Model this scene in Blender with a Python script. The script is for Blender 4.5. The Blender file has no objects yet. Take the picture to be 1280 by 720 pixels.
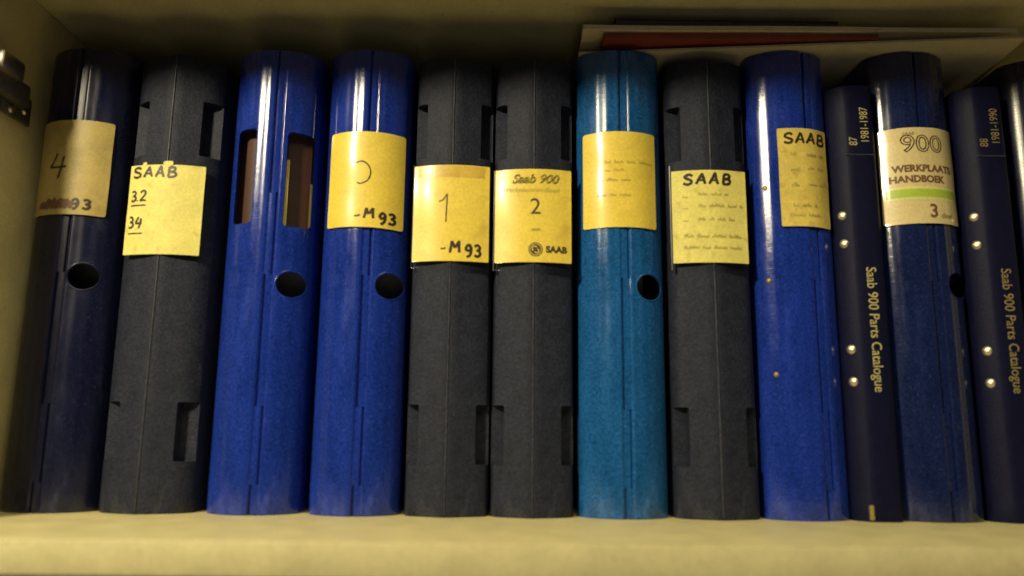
import bpy, bmesh, math, random
from mathutils import Vector
random.seed(7)
R = math.radians
scn = bpy.context.scene
col = scn.collection

# ------------------------------------------------------------------ camera
cam_d = bpy.data.cameras.new('camera')
cam = bpy.data.objects.new('camera', cam_d)
col.objects.link(cam)
cam.location = (0.0, -0.495, 0.052)
cam.rotation_mode = 'QUATERNION'
from mathutils import Euler, Quaternion
cam.rotation_quaternion = Euler((R(90 + 10.4), 0, 0)).to_quaternion() @ Quaternion((0, 0, 1), R(0.6))
cam_d.sensor_width = 36
cam_d.lens = 980 / 1280 * 36
cam_d.clip_start = 0.01
cam_d.clip_end = 50
cam_d.dof.use_dof = True
cam_d.dof.focus_distance = 0.565
cam_d.dof.aperture_fstop = 2.8
scn.camera = cam

# ------------------------------------------------------------------ world, lamps, exposure
w = bpy.data.worlds.new('World')
scn.world = w
w.use_nodes = True
w.node_tree.nodes['Background'].inputs[0].default_value = (0.72, 0.76, 1.0, 1)
w.node_tree.nodes['Background'].inputs[1].default_value = 0.030

def lamp(name, kind, loc, power, colr, target=None, **kw):
    d = bpy.data.lights.new(name, kind)
    d.energy = power
    d.color = colr
    for k, v in kw.items():
        setattr(d, k, v)
    o = bpy.data.objects.new(name, d)
    col.objects.link(o)
    o.location = loc
    if target:
        o.rotation_euler = (Vector(target) - Vector(loc)).to_track_quat('-Z', 'Y').to_euler()
    return o
lamp('room_lamp', 'AREA', (-0.66, -0.84, 0.67), 17.0, (1, 0.87, 0.56), (0, 0, 0.15), shape='DISK', size=0.16)
lamp('ceiling_glow', 'AREA', (0.25, -0.80, 1.10), 6.5, (1, 0.87, 0.56), (0, -0.05, 0.0), shape='DISK', size=0.8)

lamp('bounce_fill', 'AREA', (0.20, -1.30, -0.60), 1.2, (1, 0.90, 0.68), (0, 0, 0.3), shape='DISK', size=0.9)  # unseen fill lamp added below to brighten the underside of the board above

scn.view_settings.view_transform = 'Standard'
scn.view_settings.look = 'None'
scn.view_settings.exposure = -0.15
scn.view_settings.gamma = 1
scn.cycles.use_denoising = True
scn.cycles.max_bounces = 8
scn.cycles.transparent_max_bounces = 12

# ------------------------------------------------------------------ materials
def mat(name, base, rough=0.5, var=0.0, vscale=40.0, stretch=(1, 1, 1), bump=0.0, bscale=900.0, spec=0.5,
        metal=0.0, coat=0.0, coat_rough=0.15, speck=None, speck_lo=0.62, speck_hi=0.7, speck_scale=500.0, rvar=0.0, sheen=0.0, bstretch=(1, 1, 1), bdist=0.0006, wear=None, grain=0.08):
    m = bpy.data.materials.new(name)
    m.use_nodes = True
    nt = m.node_tree
    N, L = nt.nodes, nt.links
    b = N['Principled BSDF']
    b.inputs['Roughness'].default_value = rough
    b.inputs['Metallic'].default_value = metal
    b.inputs['Specular IOR Level'].default_value = spec
    b.inputs['Coat Weight'].default_value = coat
    b.inputs['Coat Roughness'].default_value = coat_rough
    b.inputs['Sheen Weight'].default_value = sheen
    tc = N.new('ShaderNodeTexCoord')
    mp = N.new('ShaderNodeMapping')
    mp.inputs['Scale'].default_value = stretch
    L.new(tc.outputs['Object'], mp.inputs['Vector'])
    n1 = N.new('ShaderNodeTexNoise')
    n1.inputs['Scale'].default_value = vscale
    n1.inputs['Detail'].default_value = 6
    n1.inputs['Roughness'].default_value = 0.65
    L.new(mp.outputs[0], n1.inputs['Vector'])
    mix = N.new('ShaderNodeMix')
    mix.data_type = 'RGBA'
    lo = [max(0, c * (1 - var)) for c in base]
    hi = [min(1, c * (1 + var)) for c in base]
    rmp = N.new('ShaderNodeMapRange')
    rmp.inputs['From Min'].default_value = 0.3
    rmp.inputs['From Max'].default_value = 0.7
    L.new(n1.outputs['Fac'], rmp.inputs['Value'])
    L.new(rmp.outputs[0], mix.inputs['Factor'])
    mix.inputs[6].default_value = (*lo, 1)
    mix.inputs[7].default_value = (*hi, 1)
    out = mix.outputs[2]
    if speck:
        n3 = N.new('ShaderNodeTexNoise')
        n3.inputs['Scale'].default_value = speck_scale
        n3.inputs['Detail'].default_value = 3
        L.new(tc.outputs['Object'], n3.inputs['Vector'])
        r3 = N.new('ShaderNodeMapRange')
        r3.inputs['From Min'].default_value = speck_lo
        r3.inputs['From Max'].default_value = speck_hi
        L.new(n3.outputs['Fac'], r3.inputs['Value'])
        m3 = N.new('ShaderNodeMix')
        m3.data_type = 'RGBA'
        L.new(r3.outputs[0], m3.inputs['Factor'])
        L.new(out, m3.inputs[6])
        m3.inputs[7].default_value = (*speck, 1)
        out = m3.outputs[2]
    if wear:
        # rubbed, paler plastic in patches: strongest along the bottom rim that slides on the shelf
        sp = N.new('ShaderNodeSeparateXYZ')
        L.new(tc.outputs['Object'], sp.inputs[0])
        rz = N.new('ShaderNodeMapRange')
        rz.inputs['From Min'].default_value = 0.0
        rz.inputs['From Max'].default_value = 0.016
        rz.inputs['To Min'].default_value = 0.24
        rz.inputs['To Max'].default_value = 0.0
        L.new(sp.outputs['Z'], rz.inputs['Value'])
        nw = N.new('ShaderNodeTexNoise')
        nw.inputs['Scale'].default_value = 130
        nw.inputs['Detail'].default_value = 5
        mw = N.new('ShaderNodeMapping')
        mw.inputs['Scale'].default_value = (1, 1, 0.35)
        L.new(tc.outputs['Object'], mw.inputs['Vector'])
        L.new(mw.outputs[0], nw.inputs['Vector'])
        ad = N.new('ShaderNodeMath')
        ad.operation = 'ADD'
        L.new(nw.outputs['Fac'], ad.inputs[0])
        L.new(rz.outputs[0], ad.inputs[1])
        rw = N.new('ShaderNodeMapRange')
        rw.inputs['From Min'].default_value = 0.62
        rw.inputs['From Max'].default_value = 0.86
        rw.inputs['To Max'].default_value = 0.55
        L.new(ad.outputs[0], rw.inputs['Value'])
        m5 = N.new('ShaderNodeMix')
        m5.data_type = 'RGBA'
        L.new(rw.outputs[0], m5.inputs['Factor'])
        L.new(out, m5.inputs[6])
        m5.inputs[7].default_value = (*wear, 1)
        out = m5.outputs[2]
    ng = N.new('ShaderNodeTexNoise')
    ng.inputs['Scale'].default_value = 620
    ng.inputs['Detail'].default_value = 2
    L.new(tc.outputs['Object'], ng.inputs['Vector'])
    rgn = N.new('ShaderNodeMapRange')
    rgn.inputs['From Min'].default_value = 0.3
    rgn.inputs['From Max'].default_value = 0.7
    rgn.inputs['To Min'].default_value = 1 - grain
    rgn.inputs['To Max'].default_value = 1 + grain
    L.new(ng.outputs['Fac'], rgn.inputs['Value'])
    vm = N.new('ShaderNodeVectorMath')
    vm.operation = 'SCALE'
    L.new(out, vm.inputs[0])
    L.new(rgn.outputs[0], vm.inputs['Scale'])
    L.new(vm.outputs[0], b.inputs['Base Color'])
    if rvar:
        r4 = N.new('ShaderNodeMapRange')
        r4.inputs['From Min'].default_value = 0.3
        r4.inputs['From Max'].default_value = 0.7
        r4.inputs['To Min'].default_value = max(0.02, rough - rvar)
        r4.inputs['To Max'].default_value = rough + rvar
        L.new(n1.outputs['Fac'], r4.inputs['Value'])
        L.new(r4.outputs[0], b.inputs['Roughness'])
    if bump:
        n2 = N.new('ShaderNodeTexNoise')
        n2.inputs['Scale'].default_value = bscale
        n2.inputs['Detail'].default_value = 3
        mb = N.new('ShaderNodeMapping')
        mb.inputs['Scale'].default_value = bstretch
        L.new(tc.outputs['Object'], mb.inputs['Vector'])
        L.new(mb.outputs[0], n2.inputs['Vector'])
        bp = N.new('ShaderNodeBump')
        bp.inputs['Strength'].default_value = bump
        bp.inputs['Distance'].default_value = bdist
        L.new(n2.outputs['Fac'], bp.inputs['Height'])
        L.new(bp.outputs[0], b.inputs['Normal'])
    return m

def vinyl(name, base, rough=0.3, bump=0.20, **k):
    return mat(name, base, rough, var=0.22, vscale=70, stretch=(1, 1, 0.25), bump=bump, bscale=1, bstretch=(120, 120, 1700), bdist=0.00025,
               speck=tuple(min(1, c * 1.5 + 0.03) for c in base), speck_lo=0.60, speck_hi=0.78, speck_scale=900, rvar=0.09, grain=0.30, wear=tuple(min(1, c * 1.6 + 0.035) for c in base), **k)

M = {}
M['laminate'] = mat('cream_laminate', (0.60, 0.53, 0.27), 0.5, 0.09, 45, bump=0.14, bscale=1200, rvar=0.1, speck=(0.36, 0.31, 0.17), speck_lo=0.69, speck_hi=0.78, speck_scale=260)
M['blue'] = vinyl('royal_blue_vinyl', (0.009, 0.030, 0.27), 0.17)
M['teal'] = vinyl('teal_vinyl', (0.010, 0.088, 0.28), 0.18)
M['navy'] = vinyl('navy_vinyl', (0.004, 0.006, 0.032), 0.32)
M['navy_mid'] = vinyl('blue_navy_vinyl', (0.007, 0.014, 0.070), 0.17)
M['grey'] = mat('charcoal_grained_plastic', (0.0165, 0.0200, 0.037), 0.6, 0.25, 120, bump=0.55, bscale=1100, spec=0.22,
                speck=(0.034, 0.040, 0.062), speck_lo=0.60, speck_hi=0.75, speck_scale=1100, grain=0.4, wear=(0.06, 0.06, 0.07))
M['ridge'] = mat('rubbed_ridge_plastic', (0.045, 0.050, 0.060), 0.5, 0.8, 220, (1, 1, 0.3), bump=0.3, grain=0.4)
M['leatherette'] = mat('midnight_leatherette', (0.004, 0.005, 0.026), 0.5, 0.25, 150, bump=0.4, bscale=1300, spec=0.15)
M['card'] = mat('brown_card', (0.065, 0.024, 0.014), 0.45, 0.3, 30, (1, 1, 0.1), coat=0.3)
M['paper'] = mat('page_paper', (0.62, 0.58, 0.46), 0.8, 0.1, 40)
M['yellow'] = mat('yellow_label_paper', (0.86, 0.65, 0.085), 0.42, 0.07, 60, bump=0.1, coat=1.0, coat_rough=0.13, speck=(0.66, 0.45, 0.07), speck_lo=0.56, speck_hi=0.85, speck_scale=70)
M['ochre'] = mat('ochre_label_paper', (0.46, 0.35, 0.11), 0.5, 0.2, 50, bump=0.15, coat=0.0)
M['yellow_band'] = mat('yellow_label_under_tape', (0.70, 0.47, 0.07), 0.42, 0.12, 80, bump=0.1, coat=1.0, coat_rough=0.2)
M['lemon'] = mat('lemon_note_paper', (0.78, 0.69, 0.18), 0.6, 0.10, 70, bump=0.2, speck=(0.62, 0.52, 0.12), speck_lo=0.6, speck_hi=0.75, speck_scale=160)
M['cream'] = mat('cream_label_paper', (0.74, 0.60, 0.28), 0.42, 0.06, 60, bump=0.1, coat=1.0, coat_rough=0.11)
M['worn'] = mat('worn_note_paper', (0.70, 0.54, 0.11), 0.62, 0.2, 45, bump=0.3, speck=(0.45, 0.32, 0.08), speck_lo=0.58, speck_hi=0.75, speck_scale=120)
M['ink'] = mat('brown_black_ink', (0.035, 0.02, 0.012), 0.5, 0.4, 300)
M['print'] = mat('dark_print', (0.07, 0.055, 0.025), 0.5, 0.4, 500)
M['fade'] = mat('faded_ink_ochre', (0.52, 0.38, 0.06), 0.6, 0.25, 400)
M['fade2'] = mat('faded_pencil', (0.40, 0.33, 0.08), 0.6, 0.3, 500)
M['maroon'] = mat('maroon_print', (0.16, 0.075, 0.045), 0.5, 0.3, 400)
M['lime'] = mat('lime_print', (0.42, 0.55, 0.05), 0.45, 0.08, 80, coat=0.4, coat_rough=0.1)
M['pale_print'] = mat('pale_lime_print', (0.74, 0.72, 0.26), 0.45, 0.05, 80, coat=0.4, coat_rough=0.1)
M['gold'] = mat('gold_foil', (0.75, 0.60, 0.24), 0.42, 0.45, 700, metal=0.35)
M['gold_dim'] = mat('worn_gold_foil', (0.36, 0.28, 0.10), 0.45, 0.5, 700, metal=0.3)
M['brass'] = mat('brass_rivet', (0.80, 0.72, 0.48), 0.36, 0.2, 300, metal=0.9)
M['rust'] = mat('dull_brass', (0.28, 0.19, 0.05), 0.5, 0.4, 500, metal=0.6)
M['nickel'] = mat('nickel', (0.62, 0.56, 0.42), 0.32, 0.15, 120, metal=1.0)
M['bronze'] = mat('dark_hinge_metal', (0.14, 0.13, 0.115), 0.42, 0.3, 120, metal=0.7)
M['red'] = mat('red_magazine_cover', (0.24, 0.048, 0.03), 0.35, 0.2, 60)
M['pale_cover'] = mat('pale_magazine_cover', (0.60, 0.52, 0.32), 0.4, 0.12, 60)
M['mnavy'] = mat('navy_booklet_cover', (0.02, 0.02, 0.05), 0.35, 0.3, 60)
M['seam'] = mat('weld_line_plastic', (0.05, 0.05, 0.075), 0.3, 0.2, 200)

def clear_film():
    m = bpy.data.materials.new('clear_pocket_film')
    m.use_nodes = True
    N, L = m.node_tree.nodes, m.node_tree.links
    N.remove(N['Principled BSDF'])
    t = N.new('ShaderNodeBsdfTransparent')
    t.inputs[0].default_value = (0.985, 0.98, 0.965, 1)
    g = N.new('ShaderNodeBsdfGlossy')
    g.inputs['Roughness'].default_value = 0.13
    g.inputs['Color'].default_value = (1, 1, 1, 1)
    fr = N.new('ShaderNodeFresnel')
    fr.inputs['IOR'].default_value = 1.28
    tc = N.new('ShaderNodeTexCoord')
    nz = N.new('ShaderNodeTexNoise')
    nz.inputs['Scale'].default_value = 60
    L.new(tc.outputs['Object'], nz.inputs['Vector'])
    bp = N.new('ShaderNodeBump')
    bp.inputs['Strength'].default_value = 0.15
    bp.inputs['Distance'].default_value = 0.0008
    L.new(nz.outputs['Fac'], bp.inputs['Height'])
    L.new(bp.outputs[0], g.inputs['Normal'])
    mx = N.new('ShaderNodeMixShader')
    L.new(fr.outputs[0], mx.inputs[0])
    L.new(t.outputs[0], mx.inputs[1])
    L.new(g.outputs[0], mx.inputs[2])
    L.new(mx.outputs[0], N['Material Output'].inputs['Surface'])
    return m
M['film'] = clear_film()

# ------------------------------------------------------------------ mesh helpers
def mesh_obj(name, verts, faces, m, parent=None, loc=None, smooth=35):
    me = bpy.data.meshes.new(name)
    me.from_pydata(verts, [], faces)
    me.update()
    if smooth:
        me.polygons.foreach_set('use_smooth', [True] * len(me.polygons))
        me.set_sharp_from_angle(angle=R(smooth))
    me.materials.append(m)
    o = bpy.data.objects.new(name, me)
    col.objects.link(o)
    if parent:
        o.parent = parent
    if loc:
        o.location = loc
    return o

def bm_obj(name, bm, m, parent=None, loc=None, smooth=35):
    bm.normal_update()
    bmesh.ops.recalc_face_normals(bm, faces=bm.faces)
    me = bpy.data.meshes.new(name)
    bm.to_mesh(me)
    bm.free()
    if smooth:
        me.polygons.foreach_set('use_smooth', [True] * len(me.polygons))
        me.set_sharp_from_angle(angle=R(smooth))
    me.materials.append(m)
    o = bpy.data.objects.new(name, me)
    col.objects.link(o)
    if parent:
        o.parent = parent
    if loc:
        o.location = loc
    return o

def box_bm(x0, x1, y0, y1, z0, z1, bev=0.0, seg=2):
    bm = bmesh.new()
    bmesh.ops.create_cube(bm, size=1)
    for v in bm.verts:
        v.co = Vector(((x0 + x1) / 2 + v.co.x * (x1 - x0), (y0 + y1) / 2 + v.co.y * (y1 - y0), (z0 + z1) / 2 + v.co.z * (z1 - z0)))
    if bev:
        bmesh.ops.bevel(bm, geom=bm.edges[:], offset=bev, segments=seg, affect='EDGES', profile=0.5)
    return bm

def thing(name, label, cat, loc=(0, 0, 0), group=None, rotz=0):
    o = bpy.data.objects.new(name, None)
    o.empty_display_size = 0.02
    col.objects.link(o)
    o.location = loc
    o.rotation_euler = (0, 0, rotz)
    o['label'] = label
    o['category'] = cat
    if group:
        o['group'] = group
    return o

def boolean(o, cutters):
    """cut real openings into a shell, then drop the cutting shapes"""
    for c in cutters:
        c.parent = o.parent
        md = o.modifiers.new('cut', 'BOOLEAN')
        md.operation = 'DIFFERENCE'
        md.solver = 'EXACT'
        md.object = c
    dg = bpy.context.evaluated_depsgraph_get()
    me = bpy.data.meshes.new_from_object(o.evaluated_get(dg))
    old = o.data
    o.modifiers.clear()
    o.data = me
    bpy.data.meshes.remove(old)
    me.polygons.foreach_set('use_smooth', [True] * len(me.polygons))
    me.set_sharp_from_angle(angle=R(32))
    for c in cutters:
        cm = c.data
        bpy.data.objects.remove(c)
        bpy.data.meshes.remove(cm)

# ------------------------------------------------------------------ the setting: one bay of a cabinet
def struct(name, bm, m):
    o = bm_obj(name, bm, m)
    o['kind'] = 'structure'
    return o
ZC = 0.3365                                         # underside of the board above
struct('shelf', box_bm(-0.60, 0.60, -0.109, 0.30, -0.0165, 0.0, 0.0008), M['laminate'])
struct('cabinet_ceiling', box_bm(-0.60, 0.60, -0.120, 0.30, ZC, ZC + 0.018, 0.0008), M['laminate'])
struct('cabinet_side', box_bm(-0.3425, -0.3245, -0.082, 0.30, 0.0005, ZC - 0.0005, 0.0008), M['laminate'])
struct('cabinet_back', box_bm(-0.60, 0.60, 0.301, 0.306, -0.0165, ZC + 0.018), M['laminate'])
struct('cabinet_partition', box_bm(0.482, 0.500, -0.068, 0.30, 0.0005, ZC - 0.0005, 0.0008), M['laminate'])

# ------------------------------------------------------------------ binder shells
def round_profile(hw, Rm=0.036, a0=R(42)):
    xa = Rm * math.sin(a0)
    r = (hw - xa) / (1 - math.sin(a0))
    ya = Rm * (1 - math.cos(a0))
    def f(x):
        ax = abs(x)
        if ax <= xa:
            return Rm - math.sqrt(Rm * Rm - ax * ax)
        s = min(1.0, (ax - xa + r * math.sin(a0)) / r)
        a = math.asin(s)
        return ya + r * (math.cos(a0) - math.cos(a))
    f.side_y = ya + r * math.cos(a0)
    return f

def facet_profile(hw):
    pts = [(0, 0), (0.0015, 0.00012), (0.021, 0.0064), (0.0245, 0.0090), (hw - 0.0006, 0.0130), (hw, 0.0150)]
    def f(x):
        ax = min(abs(x), hw)
        for (x0, y0), (x1, y1) in zip(pts, pts[1:]):
            if ax <= x1:
                return y0 + (y1 - y0) * (ax - x0) / (x1 - x0)
        return pts[-1][1]
    f.side_y = 0.0150
    return f

def shell(name, hw, prof, height, m, parent, cols, zs, disp=None, depth=0.205, th=0.0024):
    """spine and two covers as one closed folded sheet: outer skin and inner skin"""
    verts, faces = [], []
    nseg = len(cols)
    ys_back = [0.05, 0.12, depth]
    def outer(z):
        left = [(-hw, y) for y in reversed(ys_back)]
        mid = [(x, prof(x) + (disp(x, z) if disp else 0.0)) for x in cols]
        right = [(hw, y) for y in ys_back]
        return left + mid + right
    def inner(z):
        left = [(-hw + th, y) for y in reversed(ys_back)]
        mid = []
        for x in cols:
            k = (hw - th) / hw
            mid.append((x * k, prof(x) + th + 0.0006))
        right = [(hw - th, y) for y in ys_back]
        return left + mid + right
    n = nseg + 6
    for z in zs:
        for (x, y) in outer(z):
            verts.append((x, y, z))
    off = len(verts)
    for z in zs:
        for (x, y) in inner(z):
            verts.append((x, y, z))
    nz = len(zs)
    for j in range(nz - 1):
        for i in range(n - 1):
            a = j * n + i
            faces.append((a, a + 1, a + n + 1, a + n))
            b = off + a
            faces.append((b, b + n, b + n + 1, b + 1))
    for i in range(n - 1):
        faces.append((i, off + i, off + i + 1, i + 1))
        t = (nz - 1) * n + i
        faces.append((t, t + 1, off + t + 1, off + t))
    for j in range(nz - 1):
        a = j * n
        faces.append((a, a + n, off + a + n, off + a))
        b = j * n + n - 1
        faces.append((b, off + b, off + b + n, b + n))
    return mesh_obj(name, verts, faces, m, parent)

def hump(x, c, w, soft):
    d = abs(x - c)
    if d <= w:
        return 1.0
    if d >= w + soft:
        return 0.0
    t = (d - w) / soft
    return 1 - t * t * (3 - 2 * t)

def cyl_cut(cx, cz, r, y0=-0.02, y1=0.03, seg=40):
    bm = bmesh.new()
    bmesh.ops.create_cone(bm, cap_ends=True, segments=seg, radius1=r, radius2=r, depth=y1 - y0)
    for v in bm.verts:
        v.co = Vector((cx + v.co.x, (y0 + y1) / 2 - v.co.z, cz + v.co.y))
    return bm_obj('cut', bm, M['grey'], smooth=0)

def box_cut(x0, x1, y0, y1, z0, z1, bev=0.0015):
    bm = box_bm(x0, x1, y0, y1, z0, z1)
    ed = [e for e in bm.edges if abs(e.verts[0].co.y - e.verts[1].co.y) > 1e-5]
    bmesh.ops.bevel(bm, geom=ed, offset=bev, segments=3, affect='EDGES', profile=0.5)
    return bm_obj('cut', bm, M['grey'], smooth=0)

def frange(a, b, n):
    return [a + (b - a) * i / (n - 1) for i in range(n)]

def page_block(parent, hw, height, y0=0.050):
    bm = box_bm(-hw + 0.0075, hw - 0.0075, y0, 0.196, 0.006, height - 0.008, 0.001)
    return bm_obj('page_block', bm, M['paper'], parent)

def place(o, X, tilt, rotz, binder_y):
    o.location = (X, binder_y, 0)
    o.rotation_euler = (0, R(tilt), R(rotz))

def round_binder(label, X, hw, m, height=0.308, gx=0.001, hole=None, windows=(), rotz=0.0, y=0.0, grooves=True, wavy=1, group='round-spined ring binders on the shelf'):
    t = thing('ring_binder', label, 'binder', (X, y, 0), group, R(rotz))
    prof = round_profile(hw)
    cols = sorted(set([round(v, 6) for v in frange(-hw, hw, 45)] + [round(v, 6) for v in frange(gx - 0.006, gx + 0.006, 31)]
                      + [-hw + 0.0003, hw - 0.0003, -hw + 0.0008, hw - 0.0008]))
    steps = (0.018, 0.066, 0.150, 0.205)
    zs = sorted(set([0.0, 0.0012] + [round(v, 5) for v in frange(0.012, height - 0.0012, 22)] + [height] + [s for s in steps] + [s + 0.0006 for s in steps]))
    def disp(x, z):
        if not grooves:
            return 0.0
        d = 0.0008 * hump(x, gx, 0.0026, 0.0014)
        alt = (steps[0] + 0.0003 < z < steps[1] + 0.0003) or (steps[2] + 0.0003 < z < steps[3] + 0.0003)
        sx = gx + (0.0019 if alt else -0.0021)
        d += 0.0014 * hump(x, sx, 0.0003, 0.0005)
        # shallow lengthwise ripples of the moulded spine
        d += wavy * 0.00012 * math.sin(x * 900) * (1 if abs(x) < hw * 0.7 else 0)
        if z < 0.001 or z > height - 0.001:
            d += 0.0008
        return d
    c = shell('cover', hw, prof, height, m, t, cols, zs, disp)
    cuts = []
    if hole:
        cuts.append(cyl_cut(hole[0], hole[1], 0.0088))
    if hole:
        vv, ff, nn = [], [], 48
        for i in range(nn):
            a = 2 * math.pi * i / nn
            for q in range(8):
                b = 2 * math.pi * q / 8
                rr = 0.0090 + 0.0007 * math.cos(b)
                xx = min(hw - 0.0008, hole[0] + rr * math.cos(a))
                vv.append((xx, prof(xx) + 0.0002 + 0.0006 * math.sin(b), hole[1] + rr * math.sin(a)))
        for i in range(nn):
            for q in range(8):
                ff.append((i * 8 + q, i * 8 + (q + 1) % 8, ((i + 1) % nn) * 8 + (q + 1) % 8, ((i + 1) % nn) * 8 + q))
        mesh_obj('hole_rim', vv, ff, m, t)
    for (x0, x1, z0, z1) in windows:
        cuts.append(box_cut(x0, x1, -0.02, 0.028, z0, z1, 0.0030))
    if cuts:
        boolean(c, cuts)
    page_block(t, hw, height)
    return t, prof

def grey_binder(label, X, hw=0.0262, height=0.302, rotz=0.0, y=0.0):
    t = thing('lever_file', label, 'binder', (X, y, 0), 'charcoal plastic binders with notched spines', R(rotz))
    prof = facet_profile(hw)
    cols = [-hw, -hw + 0.0006, -0.0245, -0.021, -0.016, -0.011, -0.006, -0.0015, -0.0008, 0, 0.0008, 0.0015, 0.006, 0.011, 0.016, 0.021, 0.0245, hw - 0.0006, hw]
    zs = [0.0, 0.0010] + frange(0.012, height - 0.001, 20) + [height]
    def disp(x, z):
        d = 0.0
        if abs(x) < 0.0009:
            d += 0.00018 if abs(x) > 0.0005 else -0.00036
        if z < 0.0008 or z > height - 0.0008:
            d += 0.0007
        return d
    c = shell('cover', hw, prof, height, M['grey'], t, cols, zs, disp, th=0.0095)
    cuts = []
    for s in (-1, 1):
        for z0, z1 in ((0.0315, 0.0685), (0.2315, 0.270)):
            x0, x1 = sorted((s * 0.0180, s * 0.040))
            cuts.append(box_cut(x0, x1, -0.02, 0.0140, z0, z1, 0.0012))
    boolean(c, cuts)
    bm_obj('spine_ridge', box_bm(-0.00035, 0.00035, -0.00058, 0.0004, 0.0015, height - 0.0015, 0.0002, 1), M['ridge'], t)
    page_block(t, hw - 0.007, height)
    return t, prof

# ------------------------------------------------------------------ labels, print and handwriting
def sheet(name, parent, m, surf, x0, x1, z0, z1, lift=0.0008, th=0.00025, rnd=0.0015, nx=29, nz=25, wave=0.00012, seed=0, skew=0.0, tilt=0.0, single=False):
    """a thin sheet of paper or film following the spine"""
    rg = random.Random(seed)
    ph = [rg.uniform(0, 6.28) for _ in range(4)]
    rows = sorted(set([z0 + rnd * (1 - math.cos(a)) for a in frange(0, math.pi / 2, 5)] + [z1 - rnd * (1 - math.cos(a)) for a in frange(0, math.pi / 2, 5)] + frange(z0 + rnd, z1 - rnd, nz)))
    verts, faces = [], []
    for k in ((0,) if single else (0, 1)):
        for z in rows:
            ins = 0.0
            dz = min(z - z0, z1 - z)
            if dz < rnd:
                ins = rnd - math.sqrt(max(0, rnd * rnd - (rnd - dz) ** 2))
            sh = skew * (z - z0)
            for i in range(nx):
                u = i / (nx - 1)
                x = (x0 + ins) * (1 - u) + (x1 - ins) * u + sh
                zz = z + tilt * (x - (x0 + x1) / 2)
                wv = wave * (1.0 + math.sin(z * 160 + ph[0] + x * 60) + 0.6 * math.sin(x * 220 + ph[1]))
                edge = 0.0004 * (abs(2 * u - 1) ** 12)
                y = surf(x) - lift - wv - edge - (th if k == 0 else 0)
                verts.append((x, y, zz))
    n, r = nx, len(rows)
    off = n * r
    for j in range(r - 1):
        for i in range(n - 1):
            a = j * n + i
            faces.append((a, a + 1, a + n + 1, a + n))
            if not single:
                faces.append((off + a, off + a + n, off + a + n + 1, off + a + 1))
    for i in range(0 if single else n - 1):
        faces.append((i, off + i, off + i + 1, i + 1))
        t = (r - 1) * n + i
        faces.append((t, t + 1, off + t + 1, off + t))
    for j in range(0 if single else r - 1):
        a = j * n
        faces.append((a, a + n, off + a + n, off + a))
        b = a + n - 1
        faces.append((b, off + b, off + b + n, b + n))
    o = mesh_obj(name, verts, faces, m, parent)
    def front(x, z):
        wv = wave * (1.0 + math.sin(z * 160 + ph[0] + x * 60) + 0.6 * math.sin(x * 220 + ph[1]))
        return surf(x) - lift - wv - th
    return o, front

GLYPH = {
 'S': [[(.9, .82), (.6, 1), (.2, .9), (.1, .68), (.45, .52), (.85, .38), (.85, .12), (.45, 0), (.0, .12)]],
 'A': [[(0, 0), (.3, .6), (.5, 1), (.55, 1), (.75, .5), (1, 0)], [(.18, .38), (.85, .36)]],
 'B': [[(.1, 0), (.12, .5), (.1, 1)], [(.05, .97), (.6, 1), (.8, .78), (.6, .57), (.2, .52)], [(.2, .52), (.75, .48), (.95, .25), (.7, .02), (.05, 0)]],
 'M': [[(0, 0), (.08, .5), (.12, 1)], [(.12, 1), (.35, .6), (.5, .42)], [(.5, .42), (.7, .75), (.88, 1.02)], [(.88, 1.02), (.92, .5), (1, 0)]],
 '9': [[(.8, .75), (.6, .98), (.25, .92), (.12, .65), (.35, .48), (.7, .58), (.82, .78), (.8, .4), (.6, .05), (.2, -.08)]],
 '3': [[(.1, .88), (.5, 1), (.8, .8), (.65, .58), (.35, .52)], [(.35, .52), (.75, .45), (.85, .18), (.5, -.02), (.08, .1)]],
 '2': [[(.1, .78), (.35, 1), (.75, .92), (.78, .65), (.4, .3), (.05, .02)], [(.05, .02), (.5, .05), (.95, .02)]],
 '4': [[(.42, 1), (.25, .7), (.02, .42)], [(.02, .42), (.5, .40), (1.0, .42)], [(.82, .85), (.72, .4), (.58, -.08)]],
 '1': [[(.05, .72), (.4, .8), (.75, 1)], [(.75, 1), (.74, .5), (.70, 0)]],
 '0': [[(.5, 1), (.15, .9), (0, .55), (.12, .12), (.5, 0), (.88, .1), (1, .5), (.88, .88), (.5, 1), (.3, .98)]],
 'D': [[(.1, .95), (.5, 1), (.9, .82), (1, .5), (.85, .15), (.45, 0), (.15, .06)]],
 '-': [[(0, .32), (.5, .36), (1, .42)]],
 '.': [[(.4, .02), (.5, .05), (.55, .02)]],
 '_': [[(0, 0), (.5, .01), (1, -.02)]],
}
def smooth_line(pts, sub=5):
    if len(pts) < 3:
        return pts
    out = []
    for i in range(len(pts) - 1):
        p0 = pts[max(0, i - 1)]; p1 = pts[i]; p2 = pts[i + 1]; p3 = pts[min(len(pts) - 1, i + 2)]
        for k in range(sub):
            t = k / sub
            q = []
            for a in (0, 1):
                q.append(0.5 * ((2 * p1[a]) + (-p0[a] + p2[a]) * t + (2 * p0[a] - 5 * p1[a] + 4 * p2[a] - p3[a]) * t * t + (-p0[a] + 3 * p1[a] - 3 * p2[a] + p3[a]) * t ** 3))
            out.append(tuple(q))
    out.append(pts[-1])
    return out

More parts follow.
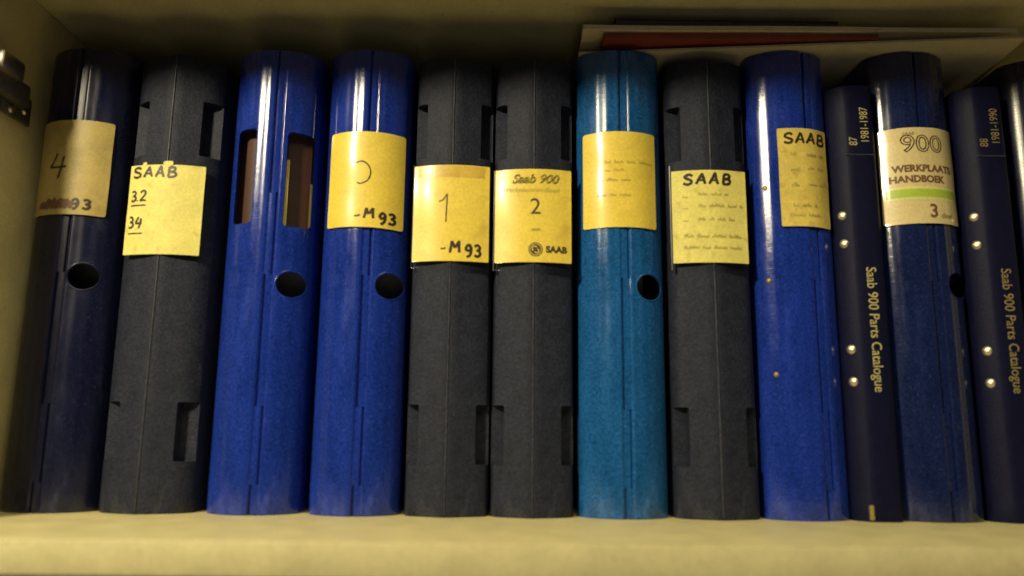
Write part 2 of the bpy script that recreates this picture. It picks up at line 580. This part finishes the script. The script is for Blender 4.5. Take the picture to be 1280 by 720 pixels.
def ribbon(verts, faces, pts, wd, surf, lift, rg):
    """one pen stroke laid on the paper"""
    n = len(pts)
    base = len(verts)
    # extend ends a little
    for i, (x, z) in enumerate(pts):
        a = pts[max(0, i - 1)]; b = pts[min(n - 1, i + 1)]
        dx, dz = b[0] - a[0], b[1] - a[1]
        l = math.hypot(dx, dz) or 1e-9
        nx, nz = -dz / l, dx / l
        ww = wd * 0.5 * (0.85 + 0.3 * rg.random())
        if i in (0, n - 1):
            ww *= 0.7
        for s in (1, -1):
            X, Z = x + nx * ww * s, z + nz * ww * s
            verts.append((X, surf(X, Z) - lift, Z))
    for i in range(n - 1):
        a = base + 2 * i
        faces.append((a, a + 1, a + 3, a + 2))

def handwriting(name, parent, items, m, surf, lift=0.00012, seed=1):
    """items: (text, x, z, glyph width, glyph height, pen width, gap, shear)"""
    rg = random.Random(seed)
    verts, faces = [], []
    k = 0
    for (txt, x, z, gw, gh, pen, gap, shear) in items:
        cx = x
        for ch in txt:
            if ch == ' ':
                cx += gw + gap
                continue
            for st in GLYPH[ch]:
                pts = [(cx + (px + shear * py) * gw + rg.uniform(-.03, .03) * gw, z + py * gh + rg.uniform(-.02, .02) * gh) for px, py in st]
                ribbon(verts, faces, smooth_line(pts, 6), pen, surf, lift + 0.00001 * (k % 5), rg)
                k += 1
            cx += gw + gap
    return mesh_obj(name, verts, faces, m, parent, smooth=0)

def cursive(name, parent, lines, m, surf, pen=0.00035, lift=0.00012, seed=3):
    """faded, no longer legible handwriting: words of small loops"""
    rg = random.Random(seed)
    verts, faces = [], []
    for k, (x, z, length, h) in enumerate(lines):
        cx = x
        while cx < x + length - 0.002:
            wl = min(rg.uniform(0.004, 0.011), x + length - cx)
            pts = []
            n = max(3, int(wl / 0.0011))
            for i in range(n):
                hh = h * rg.choice((0.55, 0.6, 0.7, 1.0, 1.2))
                pts.append((cx + wl * i / n, z + rg.uniform(0, .15) * h))
                pts.append((cx + wl * (i + 0.45) / n, z + hh))
            ribbon(verts, faces, smooth_line(pts, 3), pen, surf, lift + 0.00001 * (k % 3), rg)
            cx += wl + 0.0015
    return mesh_obj(name, verts, faces, m, parent, smooth=0)

def printed(name, parent, text, x, z, size, m, surf, lift=0.00012, align='CENTER', rot=0.0, shear=0.0, bold=0.0, sx=1.0, spacing=1.0, outline=False):
    cu = bpy.data.curves.new('t', 'FONT')
    cu.body = text
    cu.size = size
    cu.align_x = align
    cu.align_y = 'CENTER'
    cu.shear = shear
    cu.offset = bold
    cu.space_character = spacing
    cu.resolution_u = 5
    if outline:
        cu.fill_mode = 'NONE'
        cu.bevel_depth = outline
        cu.bevel_resolution = 0
    o = bpy.data.objects.new('t', cu)
    col.objects.link(o)
    dg = bpy.context.evaluated_depsgraph_get()
    me = bpy.data.meshes.new_from_object(o.evaluated_get(dg))
    bpy.data.objects.remove(o)
    bpy.data.curves.remove(cu)
    bm = bmesh.new()
    bm.from_mesh(me)
    bpy.data.meshes.remove(me)
    bmesh.ops.triangulate(bm, faces=bm.faces)
    c, s = math.cos(rot), math.sin(rot)
    for v in bm.verts:
        px, py = v.co.x * sx, v.co.y
        X, Z = x + px * c - py * s, z + px * s + py * c
        v.co = Vector((X, surf(X, Z) - lift - abs(v.co.z) * 0.2, Z))
    me = bpy.data.meshes.new(name)
    bm.to_mesh(me)
    bm.free()
    me.materials.append(m)
    ob = bpy.data.objects.new(name, me)
    col.objects.link(ob)
    ob.parent = parent
    return ob

def disc_mark(name, parent, m, surf, cx, cz, r0, r1, lift, seg=40, a0=0, a1=360):
    verts, faces = [], []
    for i in range(seg + 1):
        a = R(a0 + (a1 - a0) * i / seg)
        for r in (r0, r1):
            X, Z = cx + r * math.cos(a), cz + r * math.sin(a)
            verts.append((X, surf(X, Z) - lift, Z))
    for i in range(seg):
        a = 2 * i
        faces.append((a, a + 1, a + 3, a + 2))
    return mesh_obj(name, verts, faces, m, parent, smooth=0)

def band(name, parent, m, surf, x0, x1, z0, z1, lift):
    verts, faces = [], []
    xs = frange(x0, x1, 33)
    for x in xs:
        for z in (z0, z1):
            verts.append((x, surf(x, z) - lift, z))
    for i in range(32):
        a = 2 * i
        faces.append((a, a + 2, a + 3, a + 1))
    return mesh_obj(name, verts, faces, m, parent, smooth=80)

def parabola(x):
    return 0.0034 * (x / 0.021) ** 2

# --- binder 4: dark navy, ochre label
t, pr = round_binder('dark navy ring binder beside the cabinet side with ochre label handwritten 4', -0.2918, 0.0302, M['navy'], 0.306, hole=(0.0140, 0.148))
lb, fr = sheet('label', t, M['ochre'], pr, -0.0268, 0.0228, 0.1885, 0.2535, seed=1, wave=0.0002)
handwriting('handwriting', lb, [('4', -0.0145, 0.214, 0.0115, 0.0165, 0.0015, 0, 0.0)], M['ink'], fr, seed=4)
hw_ = handwriting('handwriting', lb, [('93', 0.0035, 0.1925, 0.0048, 0.0062, 0.0018, 0.0018, 0.05)], M['ink'], fr, seed=5)
rg = random.Random(9)
vv, ff = [], []
for i in range(26):
    a = -0.0205 + 0.022 * (i / 26) + rg.uniform(-.001, .001)
    zc = 0.1955 + rg.uniform(-.0018, .0022)
    pts = [(a, zc - 0.0018), (a + 0.0018, zc + 0.0018), (a + 0.003, zc - 0.0014), (a + 0.0045, zc + 0.001)]
    ribbon(vv, ff, smooth_line(pts, 4), 0.0013, fr, 0.0001 + 0.000004 * i, rg)
mesh_obj('scribble', vv, ff, M['maroon'], lb, smooth=0)

# --- grey SAAB 3.2 3.4
t, pr = grey_binder('charcoal plastic binder with lemon note reading SAAB 3.2 3.4', -0.2285, hw=0.0293)
lb, fr = sheet('label', t, M['lemon'], parabola, -0.0250, 0.0245, 0.1625, 0.2230, seed=2, rnd=0.0005, wave=0.0001, lift=0.0007)
handwriting('handwriting', lb, [('SAAB', -0.0228, 0.2145, 0.0058, 0.0068, 0.0017, 0.0022, 0.05)], M['ink'], fr, seed=6)
handwriting('handwriting', lb, [('3', -0.0232, 0.1985, 0.0045, 0.0068, 0.0014, 0, 0), ('.', -0.0190, 0.1985, 0.002, 0.003, 0.0012, 0, 0), ('2', -0.0164, 0.1985, 0.0048, 0.0068, 0.0014, 0, 0), ('_', -0.0232, 0.1955, 0.0118, 0.001, 0.0010, 0, 0)], M['ink'], fr, seed=7)
handwriting('handwriting', lb, [('3', -0.0237, 0.1805, 0.0048, 0.0072, 0.0015, 0, 0), ('4', -0.0180, 0.1805, 0.0048, 0.0072, 0.0015, 0, 0), ('_', -0.0240, 0.1765, 0.0118, 0.001, 0.0010, 0, 0)], M['ink'], fr, seed=8)
sheet('torn_paper_edge', lb, M['lemon'], lambda x: parabola(x), -0.0165, -0.0135, 0.2225, 0.2250, seed=3, rnd=0.001, lift=0.0006, nx=7, nz=4)
sheet('torn_paper_edge', lb, M['lemon'], lambda x: parabola(x), -0.0020, 0.0045, 0.2225, 0.2255, seed=4, rnd=0.0012, lift=0.0006, nx=9, nz=4)

# --- royal blue, label gone, two open windows
t, pr = round_binder('royal blue ring binder without label, two open slots showing brown card', -0.1625, 0.0292, M['blue'], 0.306, gx=0.0052, hole=(0.0188, 0.1445),
                     windows=((-0.0226, -0.0085, 0.1845, 0.2500), (0.0118, 0.0272, 0.1830, 0.2480)))
vv, ff = [], []
xs = frange(-0.0245, 0.0245, 33)
for z in (0.172, 0.262):
    for x in xs:
        vv.append((x, pr(x) * 0.8 + 0.0100, z))
for z in (0.172, 0.262):
    for x in xs:
        vv.append((x, pr(x) * 0.8 + 0.0108, z))
for i in range(32):
    ff += [(i, i + 1, i + 34, i + 33), (66 + i, 66 + i + 33, 66 + i + 34, 66 + i + 1)]
mesh_obj('card_liner', vv, ff, M['card'], t)
sheet('slot_glint_strip', t, M['yellow'], lambda x: pr(x) + 0.0030, 0.0108, 0.0134, 0.1830, 0.2290, nx=5, rnd=0.0003, lift=0.0004)  # yellow strips paint in the glints along the right slot's edges
sheet('slot_glint_strip', t, M['yellow'], lambda x: pr(x) + 0.0026, 0.0258, 0.0279, 0.1830, 0.2150, nx=5, rnd=0.0003, lift=0.0004)

# --- royal blue 0
t, pr = round_binder('royal blue ring binder with yellow label handwritten 0 and -M93', -0.0985, 0.0285, M['blue'], 0.307, gx=0.0042, hole=(0.0188, 0.1440))
lb, fr = sheet('label', t, M['yellow'], pr, -0.0240, 0.0258, 0.1820, 0.2475, seed=5, wave=0.0002, tilt=-0.02)
handwriting('handwriting', lb, [('D', -0.0060, 0.2115, 0.0105, 0.0150, 0.0009, 0, 0)], M['ink'], fr, seed=9)  # zero without its left side: lamp glare on the label drawn into the stroke
handwriting('handwriting', lb, [('-', -0.0050, 0.1875, 0.0040, 0.006, 0.0012, 0, 0), ('M', 0.0015, 0.1880, 0.0060, 0.0068, 0.0018, 0, 0.1), ('93', 0.0112, 0.1850, 0.0046, 0.0070, 0.0018, 0.0010, 0)], M['ink'], fr, seed=10)

def grey_label(t, x0, x1, z0, z1, m, seed, film=None, **k):
    lb, fr = sheet('label', t, m, parabola, x0, x1, z0, z1, seed=seed, rnd=0.0006, lift=0.0008, **k)
    fx0, fx1, fz0, fz1 = film
    # the clear pocket shows as a welded lip under the label and a seam beside it
    sheet('pocket_lip', t, M['film'], parabola, fx0, fx1, fz0, z0 - 0.0002, seed=seed + 20, rnd=0.0008, lift=0.0009, th=0.00012, wave=0.0002, nz=5, single=True)
    sheet('pocket_seam', t, M['seam'], parabola, fx0 - 0.0004, x0 - 0.0003, fz0, fz1, seed=seed + 21, rnd=0.0003, lift=0.0006, th=0.0003, wave=0.0001, nx=5)
    return lb, fr

# --- grey 1
t, pr = grey_binder('charcoal plastic binder with yellow label handwritten 1 and -M93', -0.0400)
lb, fr = grey_label(t, -0.0254, 0.0245, 0.1600, 0.2248, M['yellow'], 11, (-0.0258, 0.0255, 0.1560, 0.2262))
band('tape_strip', lb, M['yellow_band'], fr, -0.0252, 0.0243, 0.2165, 0.2243, 0.00010)
handwriting('handwriting', lb, [('1', -0.0088, 0.1860, 0.0078, 0.0190, 0.0009, 0, 0)], M['print'], fr, seed=11)
handwriting('handwriting', lb, [('-', -0.0065, 0.1665, 0.0035, 0.005, 0.0010, 0, 0), ('M', -0.0005, 0.1655, 0.0062, 0.0078, 0.0018, 0, 0.1), ('93', 0.0095, 0.1635, 0.0046, 0.0074, 0.0018, 0.0010, 0)], M['ink'], fr, seed=12)

# --- grey 2
t, pr = grey_binder('charcoal plastic binder with printed yellow label numbered 2 and round emblem', 0.0138)
lb, fr = grey_label(t, -0.0255, 0.0247, 0.1598, 0.2226, M['yellow'], 12, (-0.0262, 0.0256, 0.1548, 0.2230))
printed('lettering', lb, 'Saab 900', 0.0005, 0.2155, 0.0084, M['fade2'], fr, shear=0.35, outline=0.00026)
printed('lettering', lb, 'Werkplaatshandboek', -0.0022, 0.2082, 0.0044, M['fade2'], fr, shear=0.4, sx=1.0)
printed('lettering', lb, '2', 0.0010, 0.1965, 0.0155, M['print'], fr)
printed('lettering', lb, 'mm', 0.0010, 0.1815, 0.0036, M['print'], fr, shear=0.3)
disc_mark('emblem', lb, M['print'], fr, 0.0012, 0.1682, 0.0, 0.0047, 0.00010)
disc_mark('emblem_ring', lb, M['yellow'], fr, 0.0012, 0.1682, 0.0036, 0.0040, 0.00014)
disc_mark('emblem_mark', lb, M['yellow'], fr, 0.0004, 0.1690, 0.0012, 0.0018, 0.00014, a0=20, a1=250)
disc_mark('emblem_mark', lb, M['yellow'], fr, 0.0020, 0.1672, 0.0010, 0.0016, 0.00014, a0=200, a1=430)
printed('lettering', lb, 'SAAB', 0.0148, 0.1682, 0.0058, M['print'], fr, bold=0.00035, sx=1.0)

# --- teal
t, pr = round_binder('teal blue ring binder with faded yellow label', 0.0718, 0.0285, M['teal'], 0.309, gx=0.0015, hole=(0.0172, 0.1450))
lb, fr = sheet('label', t, M['yellow'], pr, -0.0250, 0.0230, 0.1838, 0.2495, seed=13, wave=0.0002)
cursive('faded_writing', lb, [(-0.0115, 0.2270, 0.034, 0.0022), (-0.0110, 0.2215, 0.013, 0.0020), (-0.0160, 0.2150, 0.024, 0.0022), (-0.0160, 0.2045, 0.022, 0.0022)], M['fade'], fr, seed=14, pen=0.0005)

# --- grey SAAB list
t, pr = grey_binder('charcoal plastic binder with lemon note headed SAAB over faded handwriting', 0.1305, hw=0.0268)
lb, fr = grey_label(t, -0.0256, 0.0232, 0.1608, 0.2232, M['lemon'], 15, (-0.0266, 0.0245, 0.1565, 0.2275))
handwriting('handwriting', lb, [('SAAB', -0.0185, 0.2135, 0.0058, 0.0068, 0.0019, 0.0026, 0.15)], M['ink'], fr, seed=15)
cursive('faded_writing', lb, [(-0.0090, 0.2055, 0.020, 0.0024), (-0.019, 0.2040, 0.004, 0.0018), (-0.0090, 0.1975, 0.030, 0.0024), (-0.019, 0.1965, 0.004, 0.0018), (-0.0090, 0.1885, 0.024, 0.0024), (-0.019, 0.1880, 0.004, 0.0018), (-0.0185, 0.1770, 0.038, 0.0026), (-0.0190, 0.1695, 0.041, 0.0024)], M['fade2'], fr, seed=16, pen=0.00042)

# --- royal blue SAAB worn note, turned a little so its left cover shows
t, pr = round_binder('royal blue ring binder with narrow worn note headed SAAB and brass specks', 0.1865, 0.0262, M['blue'], 0.309, gx=0.0115)
lb, fr = sheet('label', t, M['worn'], pr, -0.0110, 0.0237, 0.1855, 0.2530, seed=17, wave=0.0003, rnd=0.0012, skew=0.0)
handwriting('handwriting', lb, [('SAAB', -0.0070, 0.2425, 0.0058, 0.0070, 0.0017, 0.0018, 0.1)], M['ink'], fr, seed=17)
cursive('faded_writing', lb, [(-0.0035, 0.2335, 0.006, 0.0030), (0.008, 0.2330, 0.013, 0.0024), (-0.0035, 0.2225, 0.006, 0.0030), (0.008, 0.2240, 0.012, 0.0024), (-0.0035, 0.2120, 0.006, 0.0030), (0.008, 0.2130, 0.012, 0.0024), (-0.003, 0.1985, 0.017, 0.0026), (-0.003, 0.1920, 0.019, 0.0022)], M['fade2'], fr, seed=18, pen=0.00045)
for (x, z) in ((-0.0190, 0.2130), (-0.0195, 0.1505), (-0.0180, 0.0895)):
    bm = bmesh.new()
    bmesh.ops.create_uvsphere(bm, u_segments=14, v_segments=8, radius=0.0017)
    a = math.asin(min(0.99, abs(x) / 0.036))
    for v in bm.verts:
        v.co.y *= 0.3
    o = bm_obj('rivet', bm, M['rust'], t, (x, pr(x) - 0.0001, z))
    o.rotation_euler = (0, 0, -a)

# --- parts catalogues: flat spine with chamfered hinge, rivets and gold lettering
def catalogue(label, X, gold, year, edge=True):
    t = thing('catalogue_binder', label, 'binder', (X, 0.0, 0), 'thin navy catalogue binders with gold lettering')
    hl, hr, H = -0.0182, 0.0105, 0.2845
    front = [(hl, 0.0160), (hl, 0.0118), (-0.0172, 0.0085), (-0.0105, 0.0016), (-0.0085, 0.0005), (-0.005, 0.0), (0.0, 0.0), (0.004, 0.0), (0.0078, 0.0005), (0.0098, 0.0022), (hr, 0.0050), (hr, 0.0100)]
    outer = [(hl, 0.18), (hl, 0.06)] + front + [(hr, 0.06), (hr, 0.18)]
    th = 0.0022
    inner = []
    n = len(outer)
    for i, (x, y) in enumerate(outer):
        a = outer[max(0, i - 1)]; b = outer[min(n - 1, i + 1)]
        dx, dy = b[0] - a[0], b[1] - a[1]
        l = math.hypot(dx, dy)
        inner.append((x - dy / l * th, y + dx / l * th))
    zs = [0, 0.001] + frange(0.01, H - 0.001, 24) + [H]
    vv, ff = [], []
    for prof_ in (outer, inner):
        for z in zs:
            for (x, y) in prof_:
                e = 0.0005 if (z in (0, H) and prof_ is outer and y < 0.02) else 0
                vv.append((x, y + e, z))
    off = n * len(zs)
    for j in range(len(zs) - 1):
        for i in range(n - 1):
            a = j * n + i
            ff.append((a, a + 1, a + n + 1, a + n))
            ff.append((off + a, off + a + n, off + a + n + 1, off + a + 1))
        a = j * n
        ff.append((a, a + n, off + a + n, off + a))
        b = a + n - 1
        ff.append((b, off + b, off + b + n, b + n))
    for i in range(n - 1):
        ff.append((i, off + i, off + i + 1, i + 1))
        k = (len(zs) - 1) * n + i
        ff.append((k, k + 1, off + k + 1, off + k))
    mesh_obj('cover', vv, ff, M['leatherette'], t, smooth=50)
    flat = lambda x, z: 0.0 if -0.0085 < x < 0.0105 else 0.0004
    printed('lettering', t, 'Saab 900 Parts Catalogue', 0.0, 0.119, 0.0091, gold, flat, lift=0.00015, rot=-math.pi / 2, sx=0.86, bold=0.00005)
    printed('lettering', t, year[0], 0.0030, 0.2560, 0.0078, gold, flat, lift=0.00015, rot=math.pi / 2, sx=0.75)
    printed('lettering', t, year[1], -0.0050, 0.2445, 0.0078, gold, flat, lift=0.00015, rot=math.pi / 2, sx=0.75)
    bm = box_bm(-0.0105, 0.0080, -0.00025, 0.0012, 0.2350, 0.2357, 0.0002, 1)
    bm_obj('weld_line', bm, M['seam'], t)
    for z in (0.1945, 0.1755, 0.1060, 0.0855):
        bm = bmesh.new()
        bmesh.ops.create_uvsphere(bm, u_segments=16, v_segments=10, radius=0.0031)
        for v in bm.verts:
            v.co.y *= 0.45
        o = bm_obj('rivet', bm, M['brass'], t, (-0.01385, 0.0050, z))
        o.rotation_euler = (0, 0, R(-45))
    if edge:
        bm = box_bm(-0.0108, -0.0085, -0.0004, 0.003, 0.0012, 0.0100, 0.0003, 1)
        bm_obj('metal_edge', bm, M['gold_dim'], t)
    bm_obj('page_block', box_bm(-0.0150, 0.0075, 0.022, 0.175, 0.006, H - 0.008, 0.001), M['paper'], t)
    return t
catalogue('thin navy catalogue binder with bright gold lettering, beside the worn SAAB note binder', 0.2312, M['gold'], ('1981-1987', '87'))

# --- navy 900 workshop handbook
t, pr = round_binder('navy ring binder with cream label printed 900, lime stripe and 3', 0.2703, 0.0275, M['navy_mid'], 0.3095, gx=0.003, hole=(0.0205, 0.1485))
lb, fr = sheet('label', t, M['cream'], pr, -0.0245, 0.0258, 0.1885, 0.2545, seed=21, wave=0.0002, tilt=0.01)
printed('lettering', lb, '900', 0.0010, 0.2425, 0.0165, M['maroon'], fr, outline=0.00036, sx=1.15)
printed('lettering', lb, 'SAAB', -0.0080, 0.2500, 0.0032, M['maroon'], fr, shear=0.3)
printed('lettering', lb, 'WERKPLAATS', 0.0015, 0.2258, 0.0064, M['maroon'], fr, bold=0.0003, sx=1.0)
printed('lettering', lb, 'HANDBOEK', -0.0030, 0.2185, 0.0064, M['maroon'], fr, bold=0.0003, sx=1.0)
band('pale_stripe', lb, M['pale_print'], fr, -0.0243, 0.0243, 0.2048, 0.2135, 0.00010)
band('lime_stripe', lb, M['lime'], fr, -0.0243, 0.0243, 0.2063, 0.2118, 0.00016)
printed('lettering', lb, '3', 0.0050, 0.1965, 0.0125, M['maroon'], fr, bold=0.0003)
printed('lettering', lb, 'deel', 0.0140, 0.1940, 0.0052, M['maroon'], fr, shear=0.2)

catalogue('thin navy catalogue binder with dull gold lettering, beside the 900 handbook binder', 0.3182, M['gold_dim'], ('1981-1990', '88'), edge=False)

# --- glossy navy binder at the end of the row
t, pr = round_binder('glossy navy ring binder at the row end, past the dull gold catalogue', 0.3662, 0.0285, M['navy'], 0.306, gx=-0.012, wavy=3)

# ------------------------------------------------------------------ magazines lying on top of the binders
def magazine(label, X0, X1, Y0, Y1, z0, th, cover, rotz, group=None, sag=0.0008, seed=1, inner=None):
    t = thing('magazine', label, 'magazine', (X1, Y0, z0), group, R(rotz))
    rg = random.Random(seed)
    W, D = X1 - X0, Y1 - Y0
    def slab(name, za, zb, m, inset, par):
        nx, ny = 24, 8
        vv, ff = [], []
        for k in (za, zb):
            for j in range(ny + 1):
                for i in range(nx + 1):
                    x = -W + inset + (W - 2 * inset) * i / nx
                    y = inset + (D - 2 * inset) * j / ny
                    wv = sag * (0.5 + 0.5 * math.sin(x * 38 + seed) * math.cos(y * 20 + seed))
                    vv.append((x, y, k + wv))
        n = (nx + 1); o2 = n * (ny + 1)
        for j in range(ny):
            for i in range(nx):
                a = j * n + i
                ff.append((a, a + n, a + n + 1, a + 1))
                ff.append((o2 + a, o2 + a + 1, o2 + a + n + 1, o2 + a + n))
        for i in range(nx):
            ff.append((i, i + 1, o2 + i + 1, o2 + i))
            a = ny * n + i
            ff.append((a, o2 + a, o2 + a + 1, a + 1))
        for j in range(ny):
            a = j * n
            ff.append((a, o2 + a, o2 + a + n, a + n))
            b = a + nx
            ff.append((b, b + n, o2 + b + n, o2 + b))
        return mesh_obj(name, vv, ff, m, par, smooth=30)
    c = min(0.0007, th * 0.2)
    slab('back_cover', 0.0, c, cover, 0, t)
    slab('pages', c, th - c, inner or M['paper'], 0.0008, t)
    slab('front_cover', th - c, th, cover, 0, t)
    return t
ZT = 0.3098
magazine('white pamphlet at the bottom of the magazine pile on the binders', 0.043, 0.3360, -0.0190, 0.185, ZT, 0.0014, M['pale_cover'], -5.6, sag=0.0003, seed=2)
magazine('red magazine lying on the white pamphlet atop the binders', 0.060, 0.2450, -0.0075, 0.19, ZT + 0.0034, 0.0042, M['red'], -0.6, inner=M['red'], seed=3, sag=0.0006)
magazine('pale thin magazine lying on the red magazine', 0.046, 0.3380, -0.0100, 0.195, ZT + 0.0086, 0.0030, M['pale_cover'], -0.3, seed=4, sag=0.0006)
magazine('dark navy booklet on top of the magazine pile', 0.068, 0.2200, -0.0040, 0.19, ZT + 0.0128, 0.0058, M['mnavy'], 0.4, inner=M['mnavy'], seed=5, sag=0.0006)

# ------------------------------------------------------------------ concealed hinge on the cabinet side
hx = -0.3245
t = thing('cabinet_hinge', 'metal concealed door hinge screwed to the inside of the cabinet side', 'hinge', (hx, -0.020, 0.263))
t.scale = (0.85, 0.85, 0.85)
bm = box_bm(0.0, 0.0035, -0.013, 0.022, -0.018, 0.004, 0.0012)
bm_obj('mounting_plate', bm, M['bronze'], t)
bm = box_bm(0.0036, 0.0120, -0.040, 0.006, -0.010, 0.008, 0.0020)
bm_obj('hinge_arm', bm, M['bronze'], t)
bm = box_bm(0.0030, 0.0165, -0.036, -0.010, 0.0045, 0.019, 0.0025)
bm_obj('hinge_cup', bm, M['nickel'], t)
for (yy, zz) in ((0.014, -0.008), (-0.002, -0.013)):
    bm = bmesh.new()
    bmesh.ops.create_cone(bm, cap_ends=True, segments=20, radius1=0.0036, radius2=0.0026, depth=0.0016)
    bmesh.ops.rotate(bm, verts=bm.verts, cent=(0, 0, 0), matrix=__import__('mathutils').Matrix.Rotation(R(90), 3, 'Y'))
    o = bm_obj('screw', bm, M['nickel'], t, (0.0042, yy, zz))
